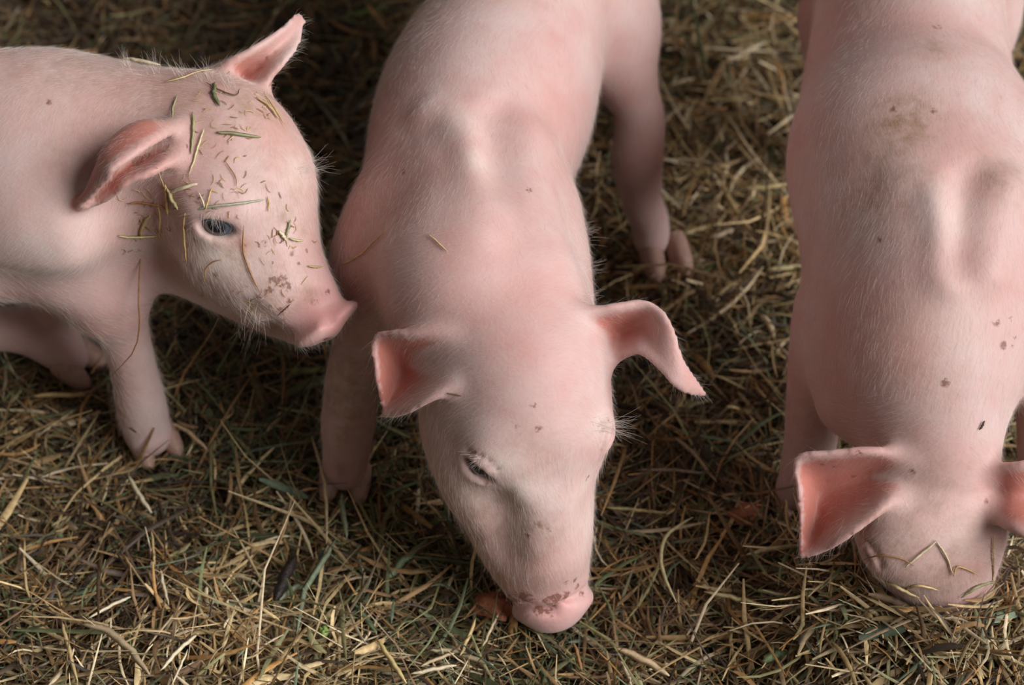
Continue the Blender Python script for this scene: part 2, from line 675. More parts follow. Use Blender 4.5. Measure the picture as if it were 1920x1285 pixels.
def hoof_pair(root, px, py, z, heading, size=1.0, spread=0.0075, label=None):
    """two cloven toes, heading = direction of the toe tips in degrees (world)"""
    c = P(px, py, z)
    hx = np.array([math.cos(math.radians(heading)), math.sin(math.radians(heading)), 0])
    sx = np.array([-hx[1], hx[0], 0])
    nu, nv = 14, 10
    for sgn in (-1, 1):
        V, F = [], []
        for i in range(nv + 1):
            t = i / nv
            for j in range(nu):
                ph = 2 * math.pi * j / nu
                rr = (0.0062 * (1 - t ** 2.6) ** 0.5 + 0.0003) * size
                x = rr * math.cos(ph)
                y = rr * 1.25 * math.sin(ph)
                ax = t * 0.021 * size
                p = c + sx * (sgn * spread * (1 + 0.2 * t) + x) + hx * (ax - 0.006) + np.array([0, 0, max(y + 0.003 - t * 0.007, -0.007)])
                V.append(p)
        for i in range(nv):
            for j in range(nu):
                F.append((i * nu + j, i * nu + (j + 1) % nu, (i + 1) * nu + (j + 1) % nu, (i + 1) * nu + j))
        o = mesh_object('hoof', V, F, MAT_HOOF, root, origin=c)
        if label: o['label'] = label


# ================================================================== middle piglet
B2 = Body()
B2.rows([[887,558,.147,.0292,.0406],[872,435,.152,.0508,.0552],[877,306,.155,.0543,.0664],[916,190,.158,.0579,.0656],[985,17,.165,.0483,.0557],[1025,-193,.172,.0560,.0620],[1033,-331,.165,.0413,.0534]], .02, flow=True)
B2.rows([[1033,1113,.024,.0215,.0203],[1019,1066,.04,.0244,.0227],[999,991,.062,.0312,.0307],[976,889,.088,.0384,.0379],[964,798,.11,.0477,.0443],[960,707,.128,.0475,.0512],[936,612,.142,.0486,.0525],[892,526,.15,.0496,.0513]], .025, flow=True)
# shoulders and fore legs
B2.rows([[757,408,.155,.0239,.0239],[729,481,.14,.0278,.0278],[716,559,.122,.0234,.0234]], .02)
B2.rows([[730,541,.125,.0224,.0224],[689,627,.112,.0168,.0168],[664,702,.088,.0148,.0148],[654,775,.06,.0151,.0151],[650,840,.034,.0131,.0131],[647,877,.018,.0127,.0127]], .015, (0, 1, 0))
B2.rows([[987,416,.15,.027,.027],[1009,507,.14,.0253,.0253],[1015,578,.125,.0195,.0195]], .02)
B2.loft([(1020, 590, .120), (1030, 680, .095), (1020, 760, .062), (1015, 840, .030), (1012, 868, .016)],
        [.022, .017, .0155, .0135, .0125], 0.015, up=(0, 1, 0))
# hind legs
B2.rows([[1077,-159,.165,.0373,.0373],[1120,-29,.155,.033,.033],[1155,60,.142,.0257,.0257],[1165,125,.128,.0187,.0187]], .015)
B2.rows([[1162,128,.13,.0163,.0163],[1199,216,.105,.0141,.0141],[1195,298,.078,.015,.015],[1203,371,.048,.012,.012],[1219,418,.028,.0113,.0113],[1222,450,.018,.0107,.0107]], .010, (0, 1, 0))
B2.loft([(960, -220, .165), (915, -90, .150), (895, 20, .125)], [.040, .038, .024], 0.02)
B2.loft([(895, 20, .125), (880, 120, .095), (870, 200, .065), (862, 290, .030), (862, 315, .016)], [.022, .016, .016, .012, .012], 0.015, up=(0, 1, 0))
# tail
B2.loft([(1050, -400, .20), (1062, -440, .195), (1075, -440, .18), (1068, -420, .17)], [.007, .005, .004, .0025], 0.008)
# relief: shoulder blades, spine, flanks
B2.ridge([(850, 300), (855, 360), (850, 440), (830, 500)], .030, .0050, .012)
B2.ridge([(800, 212), (845, 222), (878, 262), (898, 320), (906, 385), (900, 440)], .011, .0042, .007)
B2.groove([(948, 230), (938, 290), (934, 350)], .012, .0030, .012)
B2.ridge([(985, 262), (1000, 330), (1015, 420), (1030, 480)], .020, .0050, .012)
B2.ridge([(790, 480), (800, 550)], .03, .004, .03)
B2.ridge([(690, 400), (670, 470), (665, 540)], .024, .004, .02)
B2.groove([(600, 742), (650, 752), (705, 738)], .003, .0012, .004)
B2.groove([(600, 770), (648, 780), (700, 768)], .003, .0010, .004)
B2.groove([(645, 880), (646, 900)], .002, .002, .004)
# head relief: brows, forehead
B2.ridge([(915, 835), (950, 868), (982, 920)], .009, .0048, .008)
B2.groove([(925, 930), (945, 975), (955, 1030)], .010, .0025, .014)
B2.ridge([(850, 900), (870, 950)], .014, .003, .012)
B2.ridge([(1010, 700), (1020, 800)], .03, .003, .03)
B2.ridge([(1040, 960), (1045, 1060)], .014, .002, .014)
n2, nn2 = B2.surf(1035, 1090)
hax = nrm(P(1036, 1112, .024) - P(1000, 985, .062))
nax = nrm(hax + np.array([0, -0.35, -0.1]))
sax = nrm(np.cross(nax, (0, 0, 1)))
uax = nrm(np.cross(sax, nax))
disc2 = P(1036, 1128, .021)
B2.flange(disc2 + nax * .002, sax, uax, nax, .0218, .0180, .0052, .0072, .0018)
for s in (-1, 1):
    q = disc2 + sax * s * .0075 + nax * .006
    B2.ball(q, (.0028, .0040, .006), .003, (sax, uax, nax), 's')
# mouth
B2.groove([(972, 1128), (1000, 1142), (1040, 1150)], .0022, .0020, .003)
B2.loft([P(1030, 1135, .010) - uax * .006, P(985, 1100, .018) - uax * .004 + sax * -.004], [.0015, .0012], .003, world=True, op='s')
# ears
B2.ear([[(915, 642, .168), (905, 668, .166), (882, 702, .156)],
        [(840, 625, .176), (845, 668, .157), (850, 724, .158)],
        [(770, 626, .174), (790, 680, .146), (806, 748, .153)],
        [(706, 632, .164), (755, 700, .138), (768, 770, .142)],
        [(706, 700, .150), (732, 740, .134), (740, 779, .133)],
        [(719, 770, .130), (718, 776, .129), (716, 781, .127)]], rim=(2, 13))
B2.ear([[(1062, 588, .172), (1095, 635, .160), (1125, 690, .142)],
        [(1140, 578, .176), (1160, 620, .152), (1166, 668, .150)],
        [(1212, 570, .176), (1208, 612, .160), (1202, 660, .160)],
        [(1254, 606, .174), (1244, 645, .166), (1238, 690, .158)],
        [(1280, 680, .160), (1278, 702, .156), (1273, 728, .150)],
        [(1321, 736, .138), (1320, 740, .137), (1317, 743, .136)]], fade=.75, rim=(5, 14))
e2a = B2.eye(897, 882, .0190, .0098, 42, lid=.0010)
e2b = B2.eye(1136, 818, .0150, .0046, 105)
B2.mark('snout', 1035, 1135, .020, .65)
B2.mark('snout', 980, 1120, .010, .6)
for px, py, r, s in ((960, 1010, .032, .45), (880, 930, .02, .4), (660, 720, .03, .7), (640, 780, .02, .6), (700, 560, .03, .4), (960, 950, .02, .45), (1000, 1000, .014, .55), (900, 960, .016, .5), (940, 1050, .016, .35), (1010, 860, .02, .25),
                     (650, 690, .016, .7), (630, 760, .016, .75), (620, 640, .02, .6), (650, 820, .012, .6), (1035, 1010, .012, .4),
                     (700, 470, .04, .3), (850, 800, .016, .3), (1140, 300, .012, .5), (1180, 440, .01, .5)):
    B2.mark('dirt', px, py, r, s)
for px, py, r, s in ((1010, 1145, .0028, 1.1), (1030, 1149, .0025, 1.1), (1045, 1122, .0045, 1.1), (1030, 1127, .004, 1.1), (1060, 1118, .003, 1), (1078, 1088, .002, 1), (1082, 1100, .002, .9),
                     (1090, 1114, .002, 1), (985, 1122, .006, 1.0), (965, 1125, .005, .9), (1062, 1093, .0018, .8), (1000, 760, .0018, .8),
                     (1010, 805, .0018, .8), (970, 800, .0016, .7), (992, 357, .002, .8), (758, 320, .0025, .7), (1010, 985, .003, .5),
                     (990, 1005, .002, .7), (1028, 995, .002, .6), (1102, 896, .0015, .9), (915, 908, .003, .5)):
    B2.mark('spot', px, py, r, s)
for px, py, r, s in ((950, 870, .010, .5), (975, 920, .010, .5), (1130, 800, .010, .4), (890, 930, .010, .35), (860, 235, .012, .4), (890, 300, .01, .4),
                     (1105, 980, .010, .4), (1100, 900, .012, .3)):
    B2.mark('pale', px, py, r, s)
pig2 = finish(B2, 'piglet', 'middle piglet, pink, sniffing the hay with its head down and both ears spread', P(880, 500, 0)[:2] if False else (P(880, 440, .15)[0], P(880, 440, .15)[1]),
              [(e2a, 'half-closed grey eye'), (e2b, None)], 60000)
hoof_pair(pig2, 647, 897, .010, -95, 1.0)
hoof_pair(pig2, 1012, 885, .010, -95, 1.0)
hoof_pair(pig2, 1246, 478, .012, -75, 1.15, label='muddy pink hind hoof toe')
hoof_pair(pig2, 862, 335, .010, -95, 1.0)

# ================================================================== left piglet
B1 = Body()
B1.rows([[227,317,.185,.041,.0492],[143,328,.18,.0514,.0599],[42,330,.176,.0589,.0694],[-107,333,.176,.0571,.0704],[-268,321,.178,.0564,.068],[-380,319,.172,.0447,.0546]], .02, flow=True)
B1.rows([[590,589,.153,.0166,.0156],[567,555,.159,.018,.0176],[514,499,.167,.0257,.0248],[459,429,.176,.0347,.0333],[412,352,.19,.0437,.041],[367,304,.196,.0454,.0454],[270,305,.192,.0452,.0479],[163,315,.182,.0513,.055]], .025, flow=True)
B1.rows([[553,609,.128,.0104,.0104],[475,554,.13,.0164,.0164],[374,484,.142,.0226,.0226],[292,438,.155,.0254,.0254]], .02)
B1.rows([[129,429,.15,.0323,.0323],[168,496,.14,.0274,.0274],[194,559,.12,.0198,.0198]], .02)
B1.rows([[201,539,.125,.0209,.0209],[225,604,.1,.0149,.0149],[246,673,.074,.0126,.0126],[261,743,.046,.0137,.0137],[271,791,.024,.0137,.0137],[278,812,.016,.0134,.0134]], .012, (0, 1, 0))
# far fore leg
B1.loft([(150, 330, .150), (140, 420, .115), (130, 520, .08), (120, 560, .05), (118, 590, .018)], [.032, .024, .016, .014, .012], 0.02, up=(0, 1, 0))
# hind leg stretched forward under the belly
B1.loft([(-330, 420, .15), (-230, 520, .110), (-130, 590, .070)], [.045, .034, .022], 0.02)
B1.rows([[-130,593,.07,.0173,.0173],[-38,614,.04,.0126,.0126],[48,622,.03,.0132,.0132],[106,652,.02,.0126,.0126],[129,668,.016,.0114,.0114]], .015)
B1.loft([(-340, 260, .16), (-330, 380, .12), (-350, 480, .05), (-350, 540, .016)], [.04, .028, .016, .012], 0.02, up=(0, 1, 0))
B1.loft([(-440, 260, .20), (-480, 250, .19), (-490, 260, .175)], [.006, .005, .003], 0.008)
# relief
B1.ridge([(60, 400), (110, 440)], .035, .005, .03)
B1.groove([(-10, 530), (90, 545), (190, 535)], .012, .003, .016)
B1.groove([(228, 400), (245, 450), (262, 495)], .016, .003, .025)
B1.ridge([(480, 260), (520, 320)], .03, .002, .03)
B1.ridge([(365, 385), (405, 376), (450, 395)], .008, .0032, .008)
B1.groove([(530, 622), (505, 602), (478, 596)], .0022, .0022, .004)
B1.groove([(532, 600), (560, 588), (590, 572)], .006, .0016, .008)
B1.ridge([(380, 510), (430, 540), (480, 575)], .014, .002, .016)
hx1 = nrm(P(598, 588, .149) - P(520, 500, .167))
nx1 = nrm(hx1 + np.array([0.05, -0.25, -0.12]))
sx1 = nrm(np.cross(nx1, (0, 0, 1)))
ux1 = nrm(np.cross(sx1, nx1))
disc1 = P(609, 603, .149)
B1.flange(disc1 + nx1 * .0015, sx1, ux1, nx1, .0205, .0170, .0045, .0070, .0032)
B1.groove([(555, 615), (590, 585), (618, 572)], .006, .0015, .006)
for s in (-1, 1):
    B1.ball(disc1 + sx1 * s * .0068 + nx1 * .0055, (.0026, .0038, .0055), .003, (sx1, ux1, nx1), 's')
_p, _n = B1.surf(621, 600)
B1.ball(_p, (.0042, .0042, .0030), .002, (_n, sx1, nrm(np.cross(_n, sx1))), 's')
B1.groove([(520, 628), (500, 600), (470, 580)], .004, .0022, .006)
# ears
B1.ear([[(318, 245, .244), (334, 238, .240), (338, 265, .236), (332, 296, .232)],
        [(268, 276, .252), (262, 234, .248), (285, 288, .226), (286, 322, .234)],
        [(212, 316, .250), (207, 270, .246), (240, 312, .226), (238, 342, .230)],
        [(200, 334, .242), (183, 318, .238), (208, 340, .222), (214, 364, .222)],
        [(172, 366, .226), (164, 358, .224), (172, 372, .214), (182, 382, .214)],
        [(150, 384, .216), (149, 382, .215), (150, 386, .213), (151, 387, .213)]], r0=.0028)
B1.ear([[(402, 136, .225), (440, 150, .215), (492, 186, .215)],
        [(432, 116, .236), (472, 128, .222), (502, 150, .226)],
        [(482, 88, .240), (510, 98, .230), (530, 118, .232)],
        [(528, 56, .240), (545, 66, .232), (556, 84, .232)],
        [(556, 28, .236), (562, 30, .234), (569, 40, .232)]], fade=.6, rim=(3, 16))
e1 = B1.eye(406, 427, .0200, .0120, 12, r=.0098, lid=.0012)
p_, n_ = B1.surf(545, 300)
B1.mark('snout', 610, 605, .020)
B1.mark('snout', 570, 600, .014, .6)
B1.mark('ear', 455, 460, .004, .8)
for px, py, r, s in ((450, 190, .04, .5), (300, 170, .045, .4), (420, 560, .025, .5), (560, 380, .02, .45), (430, 490, .02, .5), (470, 590, .014, .75), (480, 610, .014, .7), (450, 180, .03, .5), (350, 180, .03, .4), (510, 300, .03, .35),
                     (540, 400, .012, .6), (570, 430, .010, .5), (500, 560, .014, .5), (520, 520, .014, .45), (290, 420, .02, .45), (270, 60, .05, .3),
                     (150, 110, .05, .4), (540, 460, .02, .3), (570, 550, .01, .5), (480, 200, .02, .4), (310, 400, .02, .4), (225, 720, .02, .3), (125, 300, .018, .3)):
    B1.mark('dirt', px, py, r, s)
for px, py, r, s in ((528, 527, .0032, 1.1), (510, 524, .0018, 1), (492, 458, .0020, 1), (524, 580, .0016, .9), (505, 545, .003, .7), (485, 560, .004, .6),
                     (547, 475, .0015, .8), (560, 495, .0014, .7), (614, 548, .0016, .8), (540, 538, .0020, 1), (375, 375, .002, .6), (530, 600, .0018, .7),
                     (258, 305, .0040, 1.1), (275, 293, .0025, .9), (458, 460, .0015, .6), (450, 210, .0012, .6), (470, 240, .0012, .6), (404, 516, .002, .6),
                     (90, 192, .0018, .9), (545, 565, .0022, .8), (575, 470, .0014, .7), (365, 450, .0016, .6), (590, 565, .003, .5), (465, 510, .003, .4)):
    B1.mark('spot', px, py, r, s)
for px, py, r, s in ((400, 480, .012, .55), (440, 490, .010, .45), (350, 560, .016, .4), (600, 632, .006, .3), (560, 320, .010, .35), (90, 480, .03, .25)):
    B1.mark('pale', px, py, r, s)
pig1 = finish(B1, 'piglet', 'left piglet in profile with an open dark eye and hay scraps stuck on its head', (P(60, 335, .176)[0], P(60, 335, .176)[1]),
              [(e1, 'open dark grey-blue eye')], 60000)
hoof_pair(pig1, 288, 826, .010, -60, 1.0)
hoof_pair(pig1, 140, 678, .012, -30, 1.1, label='reddish hind hoof toe')
hoof_pair(pig1, 116, 605, .010, -60, 0.9)

# ================================================================== right piglet
B3 = Body()
B3.rows([[1789,584,.15,.0444,.0481],[1772,464,.158,.0649,.0629],[1727,325,.162,.0686,.0717],[1704,199,.166,.0585,.063],[1703,2,.172,.0519,.0619],[1695,-179,.178,.0582,.0657],[1691,-300,.168,.0439,.0537]], .02, flow=True)
B3.rows([[1767,1160,.012,.0182,.0174],[1775,1096,.03,.0245,.0228],[1764,1036,.052,.0333,.0305],[1743,971,.076,.0395,.04],[1750,884,.098,.0333,.0369],[1749,798,.12,.0361,.0361],[1753,696,.138,.0422,.0414],[1773,588,.15,.0468,.0453]], .025, flow=True)
# shoulders
B3.rows([[1647,485,.145,.0271,.0271],[1605,604,.13,.0299,.0299],[1614,740,.11,.0243,.0243]], .02)
B3.loft([(1925, 480, .145), (1945, 600, .130), (1935, 660, .118)], [.032, .032, .022], 0.025)
B3.rows([[1568,601,.125,.0228,.0228],[1535,680,.104,.0161,.0161],[1526,760,.078,.0148,.0148],[1518,840,.048,.0141,.0141],[1504,900,.024,.0129,.0129],[1499,915,.016,.0131,.0131]], .008, (0, 1, 0))
B3.loft([(1955, 640, .12), (1965, 740, .088), (1960, 850, .045), (1958, 910, .016)], [.026, .018, .015, .013], 0.015, up=(0, 1, 0))
B3.rows([[1634,-172,.165,.0363,.0363],[1605,-46,.14,.0271,.0271],[1593,35,.12,.0175,.0175]], .010)
B3.loft([(1565, 40, .120), (1570, 150, .085), (1580, 240, .050), (1585, 330, .016)], [.022, .017, .014, .012], 0.015, up=(0, 1, 0))
B3.loft([(1760, -180, .165), (1810, -60, .140), (1830, 40, .110)], [.042, .036, .022], 0.012)
B3.loft([(1830, 40, .110), (1830, 140, .075), (1835, 240, .040), (1838, 290, .016)], [.022, .016, .014, .012], 0.015, up=(0, 1, 0))
B3.loft([(1690, -380, .20), (1700, -420, .19), (1715, -415, .175)], [.006, .005, .003], 0.008)
# relief
B3.ridge([(1715, 420), (1735, 500)], .030, .0050, .012)
B3.ridge([(1700, 345), (1740, 352), (1768, 390), (1782, 450), (1785, 520)], .011, .0040, .008)
B3.groove([(1822, 350), (1812, 420), (1808, 490)], .012, .0030, .012)
B3.ridge([(1885, 350), (1858, 375), (1845, 430), (1845, 500)], .013, .0045, .009)
B3.ridge([(1590, 330), (1570, 240)], .04, .004, .03)
B3.ridge([(1650, 960), (1690, 1000)], .02, .003, .015)
B3.ridge([(1610, 580), (1625, 640)], .03, .004, .03)
B3.ridge([(1655, 1005), (1670, 1060)], .014, .003, .014)
B3.ear([[(1700, 858, .128), (1700, 885, .118), (1700, 925, .108)],
        [(1640, 846, .134), (1655, 890, .112), (1668, 942, .116)],
        [(1565, 850, .132), (1590, 905, .106), (1620, 982, .110)],
        [(1495, 862, .126), (1540, 930, .098), (1578, 1012, .102)],
        [(1500, 940, .106), (1525, 985, .090), (1545, 1032, .092)],
        [(1500, 1040, .086), (1500, 1044, .085), (1500, 1047, .084)]], r0=.0028, rim=(3, 8))
B3.ear([[(1862, 880, .120), (1870, 920, .108), (1868, 975, .104)],
        [(1915, 872, .128), (1910, 935, .110), (1912, 998, .112)],
        [(1980, 868, .128), (1975, 930, .106), (1960, 1020, .110)],
        [(2045, 885, .120), (2020, 950, .098), (2000, 1035, .102)],
        [(2055, 1040, .086), (2054, 1046, .085), (2052, 1050, .084)]], r0=.0028)
e3a = B3.eye(1634, 1040, .014, .0045, 60)
nx3 = nrm(P(1752, 1165, .012) - P(1752, 1040, .052))
sx3 = nrm(np.cross(nx3, (0, 0, 1)))
ux3 = nrm(np.cross(sx3, nx3))
B3.flange(P(1762, 1172, .012), sx3, ux3, nx3, .022, .018, .006, .008, .003)
for s in (-1, 1):
    B3.ball(P(1762, 1172, .012) + sx3 * s * .0075 + nx3 * .0055, (.0026, .0038, .0055), .003, (sx3, ux3, nx3), 's')
B3.mark('snout', 1752, 1165, .022)
for px, py, r, s in ((1690, 1020, .03, .45), (1780, 1080, .03, .45), (1690, 230, .020, .85), (1660, 300, .022, .5), (1640, 370, .020, .55), (1600, 420, .018, .45), (1750, 90, .012, .5), (1700, 340, .014, .5),
                     (1880, 330, .016, .5), (1765, 1060, .02, .5), (1820, 1070, .02, .4), (1700, 1080, .02, .4), (1740, 940, .03, .3), (1700, 700, .03, .25),
                     (1690, 620, .02, .25), (1600, 330, .04, .2), (1530, 800, .03, .3), (1800, 980, .02, .3)):
    B3.mark('dirt', px, py, r, s)
for px, py, r, s in ((1772, 718, .0022, 1.1), (1868, 604, .0022, .9), (1882, 648, .0022, .9), (1895, 598, .0014, .8), (1902, 632, .0014, .8), (1648, 450, .0020, .8),
                     (1757, 50, .003, .6), (1675, 205, .0024, .7), (1750, 208, .002, .7), (1898, 650, .0012, .8), (1610, 850, .002, .9), (1565, 875, .002, .7),
                     (1600, 892, .0016, .7), (1540, 872, .002, .7), (1735, 855, .0018, .6), (1710, 884, .002, .7), (1527, 600, .0014, .6), (1850, 940, .002, .6)):
    B3.mark('spot', px, py, r, s)
for px, py, r, s in ((1770, 400, .014, .3), (1800, 600, .02, .25), (1895, 800, .012, .5), (1810, 1000, .012, .3)):
    B3.mark('pale', px, py, r, s)
pig3 = finish(B3, 'piglet', 'right piglet with its snout buried in the hay, cut off by the frame edge', (P(1745, 330, .16)[0], P(1745, 330, .16)[1]),
              [(e3a, None)], 60000)
hoof_pair(pig3, 1503, 930, .010, -95, 1.0)
hoof_pair(pig3, 1958, 925, .010, -95, 1.0)

# ================================================================== bedding
def bump2(x, y, c, r, h):
    return h * np.exp(-((x - c[0]) ** 2 + (y - c[1]) ** 2) / r ** 2)


HEAP = [(P(330, 1190, 0), .050, .012), (P(560, 1240, 0), .05, .008), (P(1750, 1185, .02), .050, .026), (P(1560, 1130, 0), .04, .010), (P(1350, 330, 0), .08, .004),
        (P(260, 1060, 0), .035, -.008), (P(1100, 1190, 0), .03, -.004), (P(1200, 720, 0), .06, -.004)]


def ground(x, y):
    h = 0.0050 * np.sin(x * 31 + 1.3 * np.sin(y * 23)) * np.sin(y * 27 + 0.7) + 0.0022 * np.sin(x * 71 + y * 53) + 0.0012 * np.sin(x * 150 - y * 120)
    for c, r, a in HEAP:
        h = h + bump2(x, y, c, r, a)
    return h


X0, X1 = P(0, 0, 0)[0] - .05, P(1920, 0, 0)[0] + .05
Y0, Y1 = P(0, 1285, 0)[1] - .05, P(0, 0, 0)[1] + .06
gx = np.concatenate([[-3, -1.5, -.9], np.linspace(X0 - .1, X1 + .1, 150), [.9, 1.5, 3]])
gy = np.concatenate([[-3, -1.5, -.8], np.linspace(Y0 - .1, Y1 + .1, 150), [.9, 1.5, 3]])
GX, GY = np.meshgrid(gx, gy, indexing='ij')
GZ = ground(GX, GY) - 0.008
gv = np.stack([GX.ravel(), GY.ravel(), GZ.ravel()], 1)
nyg = len(gy)
gi = (np.arange(len(gx) - 1)[:, None] * nyg + np.arange(nyg - 1)[None]).ravel()
gf = np.stack([gi, gi + nyg, gi + nyg + 1, gi + 1], 1)
g = mesh_object('floor', gv, gf, MAT_SOIL)
tag(g, 'dark trodden earth under the loose hay bedding', kind='structure')

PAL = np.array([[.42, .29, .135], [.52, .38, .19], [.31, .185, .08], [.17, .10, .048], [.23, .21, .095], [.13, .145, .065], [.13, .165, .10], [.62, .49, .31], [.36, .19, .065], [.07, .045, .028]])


def palette_weights(x, y):
    """mix of straw kinds over the bedding: blond heaps, greener patches, dark brown ones painting shade"""
    n = len(x)
    w = np.tile(np.array([.9, .5, 1.3, 1.2, .9, .7, .4, .15, .8, 1.1]), (n, 1))
    bl = bump2(x, y, P(380, 1210, 0), .075, 1) + .7 * bump2(x, y, P(1700, 1200, 0), .11, 1) + 1.0 * bump2(x, y, P(1370, 400, 0), .07, 1) + .9 * bump2(x, y, P(1390, 120, 0), .08, 1) + .5 * bump2(x, y, P(700, 1240, 0), .06, 1) + .4 * bump2(x, y, P(80, 880, 0), .05, 1)
    dk_shade = bump2(x, y, P(230, 1050, 0), .045, 1) + 1.5 * bump2(x, y, P(300, -60, 0), .17, 1) + bump2(x, y, P(1200, 740, 0), .06, 1) + bump2(x, y, P(500, 660, 0), .07, .7) + bump2(x, y, P(1180, 1150, 0), .04, .8) + bump2(x, y, P(600, 300, 0), .08, .8)  # dark straw weight, mostly painting the piglets' shade into the bedding colour
    gr = bump2(x, y, P(650, 1080, 0), .07, 1) + bump2(x, y, P(1000, 1220, 0), .07, .8) + bump2(x, y, P(450, 880, 0), .06, .8)
    w[:, [0, 1]] *= (1 + 3.0 * bl)[:, None]
    w[:, 7] *= 1 + 14 * bl
    w[:, [3, 9]] *= (1 + 2.5 * dk_shade)[:, None]
    w[:, [0, 1, 7]] *= np.exp(-1.5 * dk_shade)[:, None]
    w[:, [4, 5, 6]] *= (1 + 1.3 * gr - .5 * np.minimum(bl, 1))[:, None]
    return w / w.sum(1, keepdims=True)


def strand_arrays(c, yaw, tilt, length, width, bend, sag, tint, segs=4, prof=0.35):
    """folded ribbons: three verts across, segs+1 along"""
    n = len(c)
    t = np.linspace(-.5, .5, segs + 1)
    dx = np.stack([np.cos(yaw) * np.cos(tilt), np.sin(yaw) * np.cos(tilt), np.sin(tilt)], 1)
    sd = np.stack([-np.sin(yaw), np.cos(yaw), np.zeros(n)], 1)
    roll = RNG.uniform(-.9, .9, n)
    upv = np.cross(dx, sd)
    s2 = sd * np.cos(roll)[:, None] + upv * np.sin(roll)[:, None]
    u2 = np.cross(dx, s2)
    cen = c[:, None] + dx[:, None] * (t[None, :, None] * length[:, None, None]) \
        + sd[:, None] * ((t ** 2)[None, :, None] * (bend * length)[:, None, None]) \
        + np.array([0, 0, 1.0]) * ((t ** 2)[None, :, None] * (-sag * length)[:, None, None])
    wv = width[:, None] * np.clip(1.15 - (np.abs(t) * 2) ** 3 * .75, .15, 1)[None]
    a = cen - s2[:, None] * wv[:, :, None] * .5
    m = cen + u2[:, None] * wv[:, :, None] * prof
    b = cen + s2[:, None] * wv[:, :, None] * .5
    V = np.stack([a, m, b], 2).reshape(n, -1, 3)
    k = 3
    base = []
    for i in range(segs):
        o = i * k
        base += [(o, o + 1, o + 4, o + 3), (o + 1, o + 2, o + 5, o + 4)]
    base = np.array(base)
    F = (base[None] + (np.arange(n) * V.shape[1])[:, None, None]).reshape(-1, 4)
    T = np.repeat(tint, V.shape[1], 0)
    return V.reshape(-1, 3), F, T, cen


def set_tint(o, T):
    a = o.data.attributes.new('tint', 'FLOAT_COLOR', 'POINT')
    a.data.foreach_set('color', np.hstack([T, np.ones((len(T), 1))]).astype(np.float32).ravel())


def scatter(n, zlo, zhi, lmu, lsd, wmu, tiltsd, region=None, darker=1.0):
    if region is None:
        x = RNG.uniform(X0, X1, n); y = RNG.uniform(Y0, Y1, n)
    else:
        (cx, cy), r = region
        x = RNG.normal(cx, r, n); y = RNG.normal(cy, r * .8, n)
    z = ground(x, y) + RNG.uniform(zlo, zhi, n)
    clump = np.sin(x * 19 + 2 * np.sin(y * 17)) * 1.6 + np.sin(y * 29 + x * 11)
    yaw = clump + RNG.normal(0, 1.0, n)
    tilt = RNG.normal(0, tiltsd, n)
    L = np.exp(RNG.normal(math.log(lmu), lsd, n))
    W = np.exp(RNG.normal(math.log(wmu), .4, n))
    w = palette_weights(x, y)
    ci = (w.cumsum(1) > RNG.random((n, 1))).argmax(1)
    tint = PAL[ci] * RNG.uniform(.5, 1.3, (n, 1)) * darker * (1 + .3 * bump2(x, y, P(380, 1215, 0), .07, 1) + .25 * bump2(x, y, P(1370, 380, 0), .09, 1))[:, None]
    bend = RNG.normal(0, .35, n)
    sag = RNG.normal(.1, .3, n)
    wider = RNG.random(n) < .06
    W[wider] *= 2.0
    return strand_arrays(np.stack([x, y, z], 1), yaw, tilt, L, W, bend, sag, tint)


def collect(parts):
    Vs, Fs, Ts, off = [], [], [], 0
    for V, F, T, cen in parts:
        n, s, _ = cen.shape
        q = cen.reshape(-1, 3)
        bad = np.zeros(len(q), bool)
        for B in (B1, B2, B3):
            bad |= B.eval(q) < 0.0005
        keep = ~bad.reshape(n, s).any(1)
        vk = np.repeat(keep, V.shape[0] // n)
        fk = np.repeat(keep, len(F) // n)
        remap = np.cumsum(vk) - 1
        Vs.append(V[vk]); Ts.append(T[vk]); Fs.append(remap[F[fk]] + off)
        off += int(vk.sum())
    return np.vstack(Vs), np.vstack(Fs), np.vstack(Ts)


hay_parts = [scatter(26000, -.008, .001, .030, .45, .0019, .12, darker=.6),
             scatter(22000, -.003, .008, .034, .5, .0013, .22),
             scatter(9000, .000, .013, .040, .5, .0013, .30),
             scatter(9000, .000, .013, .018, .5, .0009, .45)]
xb = (X0, X1, Y0, Y1)
X0, X1, Y0, Y1 = X0 - .28, X1 + .28, Y0 - .22, Y1 + .34
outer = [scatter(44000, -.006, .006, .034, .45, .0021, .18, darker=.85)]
X0, X1, Y0, Y1 = xb
V_, F_, T_, C_ = outer[0]
m_ = C_[:, 2]
k_ = (m_[:, 0] < X0) | (m_[:, 0] > X1) | (m_[:, 1] < Y0) | (m_[:, 1] > Y1)
k_ &= RNG.random(len(k_)) < .8
nv_, nf_ = len(V_) // len(k_), len(F_) // len(k_)
vk_ = np.repeat(k_, nv_)
F_ = (np.cumsum(vk_) - 1)[F_[np.repeat(k_, nf_)]]
hay_parts.append((V_[vk_], F_, T_[vk_], C_[k_]))
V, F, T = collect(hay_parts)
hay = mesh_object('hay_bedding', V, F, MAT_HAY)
set_tint(hay, T)
tag(hay, 'matted bedding of tan, brown and green hay covering the ground', 'hay', kind='stuff')
heap_parts = []
for (px, py, n, r) in ((1740, 1160, 1300, .032), (1640, 1140, 700, .022), (1850, 1145, 700, .024)):
    c = P(px, py, .030)
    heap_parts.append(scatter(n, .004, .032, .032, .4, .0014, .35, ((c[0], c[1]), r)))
V, F, T = collect(heap_parts)
heap = mesh_object('hay_heap', V, F, MAT_HAY)
set_tint(heap, T)
tag(heap, 'loose heap of tan hay piled over the snout of the right piglet', 'hay', kind='stuff')


